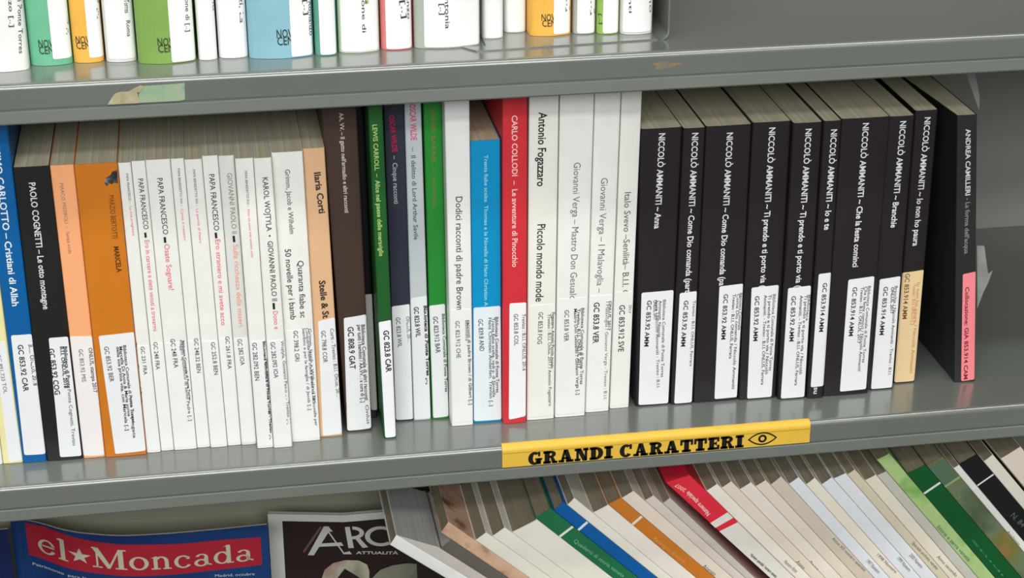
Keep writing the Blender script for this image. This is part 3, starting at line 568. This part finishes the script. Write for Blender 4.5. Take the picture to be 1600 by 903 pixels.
jour('bright blue journal with a white band', c3(662,392), c3(716,340), (0,92,166), band=[(812,517),(868,462)])
jour('ivory journal right of the blue one', c3(745,357), c3(795,312), CW)
jour('pale ivory journal left of the orange banded one', c3(905,405), c3(943,360), (244,235,223))
jour('orange journal with a white band', c3(1000,352), c3(1055,314), (208,124,40), band=[(1142,482),(1192,436)], t=[('Rassegna di studi', *c3(1290,560), *c3(1480,712), 6, (226,160,90))])
jour('beige journal right of the orange one', c3(1083,314), c3(1138,270), CB, t=[('Ateneo', *c4(420,820), *c4(500,880), 7, T1)])
jour('narrow beige journal between two beige ones near the red-topped one', c3(1230,328), c3(1275,297), (224,212,202))
jour('shaded grey beige journal left of the red-topped one', c3(1342,346), c3(1388,312), (206,198,188), sr=.95)
jour('red-topped white journal with a white band in the slumped row', c4(170,272), c4(222,230), (232,46,66), red=True, pages=card((232,46,66), .5))
jour('ivory journal just right of the red-topped one', c4(440,327), c4(495,282), (246,239,224), t=[('Numero Anno', *c4(960,790), *c4(1040,860), 6, T1)])
jour('beige journal second right of the red-topped one', c4(540,307), c4(597,264), CB, t=[('Anno', *c4(1040,790), *c4(1090,840), 6, T1)])
jour('ivory journal third right of the red-topped one', c4(660,317), c4(710,272), (242,233,218), t=[('Anno', *c4(1120,790), *c4(1180,850), 6, T1)])
jour('pinkish beige journal fourth right of the red-topped one', c4(765,297), c4(806,258), CB, t=[('Numero', *c4(1200,800), *c4(1260,860), 6, T1)])
jour('tan journal fifth right of the red-topped one, left of a bluish white one', c4(865,287), c4(920,232), (220,206,188), t=[('Anno XII numero speciale', *c5b(190,670), *c5b(380,860), 5, T1)])
jour('bluish white journal between the tan one and a cream one', c4(985,282), c4(1042,236), BW, t=[('1997 Numero', *c5b(390,800), *c5b(460,870), 6, T1)])
jour('cream journal between two bluish white ones', c4(1100,286), c4(1150,240), (243,234,215), t=[('1998 Numero', *c5b(450,765), *c5b(560,870), 5, T1)])
jour('narrow bluish white journal left of the wide bluish white one', c5b(125,362), c5b(172,320), BW, t=[('1999 Numero', *c5b(570,785), *c5b(640,860), 6, T1)])
jour('wide bluish white journal left of the yellowish one', c5b(195,327), c5b(242,297), (235,238,241), t=[('2000 Numero', *c5b(640,765), *c5b(710,840), 6, T1)])
jour('yellowish beige journal right of the wide bluish white one', c5b(275,303), c5b(325,272), (222,212,184), t=[('Speciale archivio veneto', *c5b(655,695), *c5b(800,850), 5, T1)])
jour('cream journal third left of the light green one', c5b(377,337), c5b(420,306), (238,230,210), t=[('Anno secondo', *c5b(800,775), *c5b(910,890), 5, T1)])
jour('grey journal in shade just left of the light green one', c5b(447,308), c5b(490,286), (204,202,190))
jour('light green journal with a pale patch standing highest in the slumped row', c5b(446,217), c5b(502,182), lgr, t=[('Storia e terra veneta', *c5b(800,600), *c5b(985,800), 6, (90,120,110))])
jour('dark green glossy journal with a white band right of the light green one', c5b(620,297), c5b(713,248), (8,88,40), band=[(708,418),(802,354)], t=[('Studi', *c5b(1000,680), *c5b(1180,890), 3, (60,150,110))])
jour('olive meadow-photo journal with a pale band', c5b(737,252), c5b(815,200), oliv, band=[(828,380),(912,324)], bc=(150,172,120), cap=(88,116,92))
jour('narrow white journal left of the black banded one', c5b(890,267), c5b(921,247), (238,236,228), t=[('Archivio', *c5b(1205,630), *c5b(1275,710), 4, T1)])
jour('black journal with a thin white band', c5b(924,243), c5b(1002,186), (22,24,24), band=[(1022,370),(1110,308)], bw=.7, t=[('N. 84', *c5b(1232,532), *c5b(1300,600), 9, (90,104,100))])
jour('ivory journal right of the black one', c5b(1067,228), c5b(1120,186), (237,231,216), sr=1.2)
jour('thick beige journal at the right end of the slumped row', c5b(1165,212), c5b(1282,140), CB, t=[('2', *c5b(1290,345), *c5b(1301,360), 8, (226,196,70))])
def lineat(p, s):  # a picture line through p with slope s -> world x as function of z, on the plane of the spines
    A = atY(p, YL); B = atY((p[0]+80, p[1]+80*s), YL); k = (B[0]-A[0])/(B[2]-A[2])
    return lambda z: A[0]+k*(z-A[2])
n = len(J); lines = [lineat(j[1], j[4].get('sl', slope(j[1][0]))) for j in J]
# keep the buried ends of the fan apart: order them along the shelf
xbot = [l(ZL) for l in lines]
for i in range(1, n): xbot[i] = max(xbot[i], xbot[i-1]+.0045)
tops = [atY(j[1], YL) for j in J]
def mk(p, xb): return lambda z: p[0]+(xb-p[0])*(z-p[2])/(ZL-p[2])
lines = [mk(tops[i], xbot[i]) for i in range(n)]
RED = (232,46,66)
for i, (label, TL, TR, cover, kw) in enumerate(J):
    A = tops[i]; Bq = atY(TR, YL); L = lines[i]
    if i+1 < n and 'sr' not in kw: Rr = lines[i+1]; offx = -.0003
    elif kw.get('sr'): Rr = lineat(TR, kw['sr']); offx = 0; xr0 = xbot[i+1]-.0006; Rr = mk(Bq, min(Rr(ZL), xr0))
    else: Rr = mk(Bq, L(ZL)+(Bq[0]-A[0])*.9); offx = 0
    zr = Bq[2]; xr = Rr(zr)+offx
    if xr < A[0]+.001: xr = A[0]+.001
    # bottom: square to the leaning spine, left corner on the shelf
    dx, dz = L(ZL)-A[0], ZL-A[2]; t2 = Rr(ZL)+offx
    zbr = ZL+.0004; 
    wb = t2-L(ZL)
    bk = Book((L(ZL), t2), (A[0], xr), (ZL+.0004, zbr), (A[2], zr), YL, kw.get('d', .2), .0002, .0006)
    bk.w = max(.002, abs(xr-A[0])*.9)
    patches = []
    if 'band' in kw:
        f = c3 if i < 14 else c5b
        p0, p1 = [bk.uv(f(*q)) for q in kw['band']]; hw = .0035*kw.get('bw', 1)
        patches.append(([(0.0,0),(0,0),(0,0),(0,0)], None))
        patches = [('uv', [(.012, p0[1]+hw), (.988, p1[1]+hw), (.988, p1[1]-hw), (.012, p0[1]-hw)], kw.get('bc', (232,234,228)))]
        if 'cap' in kw: patches.append(('uv', [(.012,.995), (.988,.995), (.988, p1[1]+hw), (.012, p0[1]+hw)], kw['cap']))
    txt = list(kw.get('t', ()))
    if kw.get('red'):
        v1 = bk.uv(c4(487,575))[1]; v2 = bk.uv(c4(462,540))[1]; v3 = bk.uv(c4(510,598))[1]
        patches = [('uv', [(.004,v1),(.996,v1+.016),(.996,v2+.018),(.004,v2)][::-1], (238,232,222)), ('uv', [(.004,v3),(.996,v3+.012),(.996,.01),(.004,.01)], (238,232,222))]
        txt = [('Numero speciale', *c4(455,485), *c4(310,335), 7, (250,214,206), .01), ('2007', *c4(300,325), *c4(235,285), 6, (250,190,186), .01), ('Numero speciale / numero veneto', *c4(735,745), *c4(905,895), 5, (60,58,58), .02)]
    cm = cover if isinstance(cover, bpy.types.Material) else card(cover, .5)
    root = thing('journal', label, 'journal', ((bk.xb[0]+bk.xb[1])/2, YL+bk.depth/2, ZL), GJ)
    ye = YL+bk.depth; U = us(bk.w, min(.0006, bk.w*.2)); bk.rad = min(.0006, bk.w*.2); t = .00035; tu = min(.08, t/bk.w)
    outer = [(0, ye)]+[(u, bk.fy(u)) for u in U]+[(1, ye)]; inner = [(1-tu, ye)]+[(tu+u*(1-2*tu), bk.fy(u)+t) for u in reversed(U)]+[(tu, ye)]
    prof = outer+inner; m = MB(); k = len(prof); no = len(outer)
    F = [(a, (a+1)%k, k+(a+1)%k, k+a) for a in range(k)]
    for a in range(no-1): F += [(a, k-1-a, k-2-a, a+1)[::-1], (k+a, 2*k-1-a, 2*k-2-a, k+a+1)]
    m.add([bk.P(u, 0, y) for u, y in prof]+[bk.P(u, 1, y) for u, y in prof], F, cm)
    for _, q, col in patches:
        m.add([bk.P(u, v, YL-.0001) for u, v in q], [(0,1,2,3)], card(col, .5))
    if kw.get('red'):  # red board of the cover's upper part on its right-hand side
        m.add([bk.P(1.004, .997, YL+.001), bk.P(1.004, .997, ye), bk.P(1.004, v2, ye), bk.P(1.004, v2+.018, YL+.001)], [(0,1,2,3)], card(RED, .5))
    if kw.get('red'): m.add([bk.P(1.003, v3+.012, YL+.0003), bk.P(1.003, v3+.012, ye), bk.P(1.003, .01, ye), bk.P(1.003, .01, YL+.0003)], [(0,1,2,3)], card((238,232,222), .5))
    for tx in txt: text_on(m, bk, tx, .0002)
    m.build('cover', root)
    pp = [(tu*1.1, ye-.001)]+[(tu*1.1+u*(1-2.2*tu), bk.fy(u)+t*1.1) for u in U]+[(1-tu*1.1, ye-.001)]
    p = MB(); prism(p, ([bk.P(u, .002, y) for u, y in pp], [bk.P(u, .997, y) for u, y in pp]), kw.get('pages', JPAGES)); p.build('page_block', root, fixnormals=True)

# ------------------------------------------------------------------ lower shelf: magazines facing out
def interp(pts, x):
    if x <= pts[0][0]: return pts[0][1]
    for (a, b), (c, d) in zip(pts, pts[1:]):
        if x <= c:
            t = (x-a)/(c-a); return b+(d-b)*t
    return pts[-1][1]
def curve_fn(px, z):
    Q = [atZ(p, z) for p in px]; pts = [(q[0], q[1]) for q in Q]
    def f(x):   # smoothed
        return sum(interp(pts, x+d) for d in (-.012,-.008,-.004,0,.004,.008,.012))/7
    return pts[0][0], pts[-1][0], f
class Sheet:
    """upright magazine facing the viewer, bowed along y=f(x)"""
    def __init__(s, x0, x1, f, zt, z0=ZL+.0003, th=.004): s.x0, s.x1, s.f, s.zt, s.z0, s.th = x0, x1, f, zt, z0, th
    def at(s, p, off=.0002):
        y = .12
        for _ in range(6): q = atY(p, y); y = s.f(min(s.x1, max(s.x0, q[0])))
        return (q[0], y-off, q[2])
    def block(s, mb, m, x0, x1, o0, o1, z0, z1, n=28):
        X = [x0+(x1-x0)*i/n for i in range(n+1)]
        grid_solid(mb, [[(x, s.f(x)+o0, z0), (x, s.f(x)+o0, z1)] for x in X], [[(x, s.f(x)+o1, z0), (x, s.f(x)+o1, z1)] for x in X], m)
    def quads(s, mb, polys, m, off):   # polys in (x,z)
        for p in polys: mb.add([(x, s.f(x)-off, z) for x, z in p], [tuple(range(len(p)))], m)
SER = {  # light serif letters, x-height .66, cap height 1
 'e': (.56, [*arc(.28,.33,(.28,.34),(.17,.27),20,335,18), RC(.14,.33,.52,.40)]),
 'l': (.30, [RC(.08,0,.22,1), RC(0,0,.30,.06), [(0,.9),(.08,.9),(.08,1),(.0,.96)]]),
 'M': (1.06, [RC(.12,0,.18,1), RC(0,0,.3,.06), [(0,1),(.2,1),(.56,.12),(.46,0)], [(.46,0),(.54,0),(.88,1),(.82,1)], RC(.80,0,.96,1), RC(.7,0,1.06,.06), RC(0,.94,.2,1), RC(.84,.94,1.06,1)]),
 'o': (.60, [*arc(.3,.33,(.30,.34),(.17,.27),0,360,22)]),
 'n': (.64, [RC(.08,0,.20,.64), RC(0,0,.28,.06), [(0,.58),(.1,.58),(.2,.66),(.16,.68)], *arc(.32,.42,(.22,.25),(.10,.18),0,150,10), RC(.42,0,.54,.43), RC(.36,0,.62,.06)]),
 'c': (.54, [*arc(.28,.33,(.28,.34),(.16,.27),45,325,18), RC(.38,.46,.48,.58)]),
 'a': (.54, [*arc(.22,.18,(.22,.2),(.11,.13),0,360,16), RC(.32,.06,.44,.48), *arc(.24,.46,(.2,.2),(.1,.14),0,160,10), [(.40,.06),(.54,.0),(.54,.06),(.44,.12)]]),
 'd': (.62, [*arc(.26,.33,(.26,.34),(.14,.27),0,360,20), RC(.40,0,.53,1), [(.3,.92),(.42,.92),(.53,1),(.48,1)], RC(.5,0,.62,.06)]),
 '*': (.62, [[(.31+.36*math.cos(math.radians(90+72*i+d))*(1 if not d else .4), .42+.38*math.sin(math.radians(90+72*i+d))*(1 if not d else .4)) for i in range(5) for d in (0,36)]]),
}
ZT = -.115
x0, x1, f = curve_fn([(16,811),(54,815),(105,832),(184,839),(262,835),(340,828),(418,820)], ZT)
sh = Sheet(x0, x1, f, ZT)
mg = thing('magazine', 'blue magazine with a red title banner bowed forward under the middle shelf', 'magazine', ((x0+x1)/2, .13, ZL), 'magazines facing out on the lower shelf')
m = MB(); BLU = mottled('blue_cover_print', [(.3, (20,44,98)), (.7, (24,66,118))], 8, .35)  # cover blue darkened, part of the lower-shelf shadow is in the colour
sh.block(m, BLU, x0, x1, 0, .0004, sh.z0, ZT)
NB = 24; REDB = card((164,30,48), .4)  # banner red darkened with the same painted-in shadow
def band_pts(px): return [sh.at(p, 0) for p in px]
tb = band_pts([(39,817),(75,824),(105,836),(145,845),(184,850),(225,850.5),(289,849),(350,843),(407,839)]); bb = band_pts([(39,865),(75,876),(105,887),(145,895),(184,899),(225,900),(289,896),(350,889),(409,882)])
tzf = [(q[0], q[2]) for q in tb]; bzf = [(q[0], q[2]) for q in bb]; bx0, bx1 = tb[0][0], tb[-1][0]
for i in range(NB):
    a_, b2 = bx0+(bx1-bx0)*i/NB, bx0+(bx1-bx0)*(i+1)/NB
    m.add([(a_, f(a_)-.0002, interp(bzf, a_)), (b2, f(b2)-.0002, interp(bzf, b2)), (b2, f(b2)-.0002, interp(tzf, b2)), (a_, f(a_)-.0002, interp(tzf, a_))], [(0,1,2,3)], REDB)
def spans(seq, letters, X0_, X1_):  # lay letters between two x, following the banner's own height
    wd = sum(letters[c][0]+.07 for c in seq)-.07; x = 0; out = []
    for c in seq:
        w, ps = letters[c]; out += [[((x+a)/wd, b) for a, b in p] for p in ps]; x += w+.07
    return out
tx0, tx1 = sh.at((60, 855))[0], sh.at((396, 870))[0]; CR = ink((190,184,164))  # title cream dulled to carry that shadow too
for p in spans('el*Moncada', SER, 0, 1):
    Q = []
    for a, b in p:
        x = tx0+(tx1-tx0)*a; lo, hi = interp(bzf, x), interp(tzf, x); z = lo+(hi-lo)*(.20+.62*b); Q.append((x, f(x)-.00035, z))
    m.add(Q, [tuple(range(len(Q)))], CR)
def sheet_text(mb, sh, s, p0, p1, h, col, bold=0, off=.0004):
    V, F, wd = glyphs(s, bold); A = np.array(sh.at(p0)); B = np.array(sh.at(p1)); d = B-A; L = math.hypot(d[0], d[2]); e = np.array([d[0]/L, 0, d[2]/L]); up = np.array([-e[2], 0, e[0]])
    P = []
    for x, y in V:
        q = A+e*(x/wd*L)+up*((y/CAP-.5)*h*1.5/FPX); P.append((q[0], sh.f(q[0])-off, q[2]))
    mb.add(P, F, ink(col))
sheet_text(m, sh, 'Patrimonio', (51,880), (100,896), 5, (196,206,214)); sheet_text(m, sh, 'para la', (106,898), (136,903), 5, (196,206,214)); sheet_text(m, sh, 'Madrid, octubre', (336,899), (398,896), 5, (186,196,206))
m.build('front_cover', mg)
p = MB(); sh.block(p, WPAGES, x0+.0005, x1-.0005, .0005, .004, sh.z0, ZT-.001); p.build('page_block', mg)

q = [atZ(p, -.113) for p in [(-60,812),(13,812)]]
f2 = lambda x: .142
sh2 = Sheet(q[0][0]-.06, x0-.0012, f2, -.118)
mg2 = thing('magazine', 'dark blue magazine cut off by the left edge of the photo', 'magazine', (sh2.x0+.05, .145, ZL), 'magazines facing out on the lower shelf')
m = MB(); sh2.block(m, mat('navy_cover_print', (14,30,78), .35, .4), sh2.x0, sh2.x1, 0, .0004, sh2.z0, sh2.zt); m.build('front_cover', mg2)
p = MB(); sh2.block(p, WPAGES, sh2.x0, sh2.x1-.0005, .0005, .004, sh2.z0, sh2.zt-.001); p.build('page_block', mg2)

bd = thing('board', 'plain grey beige board standing behind the magazines on the lower shelf', 'board', (-.24, .18, ZL))
m = MB(); prism(m, ([(-.44,.178,ZL+.0003),(-.078,.178,ZL+.0003),(-.078,.181,ZL+.0003),(-.44,.181,ZL+.0003)], [(-.44,.178,-.055),(-.078,.178,-.055),(-.078,.181,-.055),(-.44,.181,-.055)]), mottled('grey_board', [(.3, (150,147,128)), (.7, (164,160,140))], 6, .8)); m.build('panel', bd)
ZA = -.122
qa, qb = atZ((418,803), ZA), atZ((584,806), ZA); ax0 = x1+.0012; sl_ = (qb[1]-qa[1])/(qb[0]-qa[0])
f3 = lambda x: max(.1255, qa[1]+sl_*(x-qa[0]))
sh3 = Sheet(ax0, ax0+.212, f3, ZA, th=.006)
mg3 = thing('magazine', 'black magazine with white border and large pale title behind the slumped journals', 'magazine', (ax0+.1, .14, ZL), 'magazines facing out on the lower shelf')
m = MB(); sh3.block(m, paper((200,202,196)), ax0, ax0+.212, 0, .0004, sh3.z0, ZA)
blk = mat('black_cover_print', (34,20,20), .3, .45, .1, 20); cx0 = sh3.at(c2(262,400))[0]; ct = sh3.at(c2(300,312))[2]
sh3.quads(m, [[(cx0+(ax0+.207-cx0)*i/20, sh3.z0+.002), (cx0+(ax0+.207-cx0)*(i+1)/20, sh3.z0+.002), (cx0+(ax0+.207-cx0)*(i+1)/20, ct), (cx0+(ax0+.207-cx0)*i/20, ct)] for i in range(20)], blk, .0002)
TI = ink((176,178,174))
def px_poly(pts, off=.0004, mm=None):
    Q = [sh3.at(c2(*p_), off) for p_ in pts]; m.add(Q, [tuple(range(len(Q)))], mm or TI)
px_poly([(425,535),(465,535),(560,385),(530,345)]); px_poly([(530,345),(560,345),(715,528),(660,528)]); px_poly([(480,480),(660,472),(645,450),(500,458)], .00045)
px_poly([(668,350),(700,347),(728,487),(692,488)])
for p_ in arc(720, 388, (75,42), (45,22), -92, 95, 12): px_poly(p_, .00042)
px_poly([(735,425),(765,420),(822,482),(785,486)], .00046)
for p_ in arc(905, 410, (105,66), (72,46), 50, 310, 20): px_poly(p_, .0004)
px_poly([(390,512),(402,520),(520,352),(505,345)], .0003, ink((96,70,66)))
sheet_text(m, sh3, 'ATTUALITÀ', c2(742,518), c2(1020,520), 5, (186,182,160), .03)
shell = mottled('pale_shell_print', [(.3, (120,116,96)), (.5, (176,172,152)), (.7, (150,110,100))], 40, .5)
px_poly([(515,690),(535,630),(590,585),(670,565),(760,568),(815,595),(830,640),(828,690),(820,760),(520,760)], .0008, shell)
px_poly([(850,680),(900,630),(980,600),(1080,585),(1140,590),(1145,690),(1140,760),(850,760)], .0008, mottled('dull_shell_print', [(.3, (96,98,84)), (.7, (132,130,112))], 40, .5))
m.build('front_cover', mg3)
p = MB(); sh3.block(p, WPAGES, ax0+.0005, ax0+.2115, .0005, .006, sh3.z0, ZA-.001); p.build('page_block', mg3)
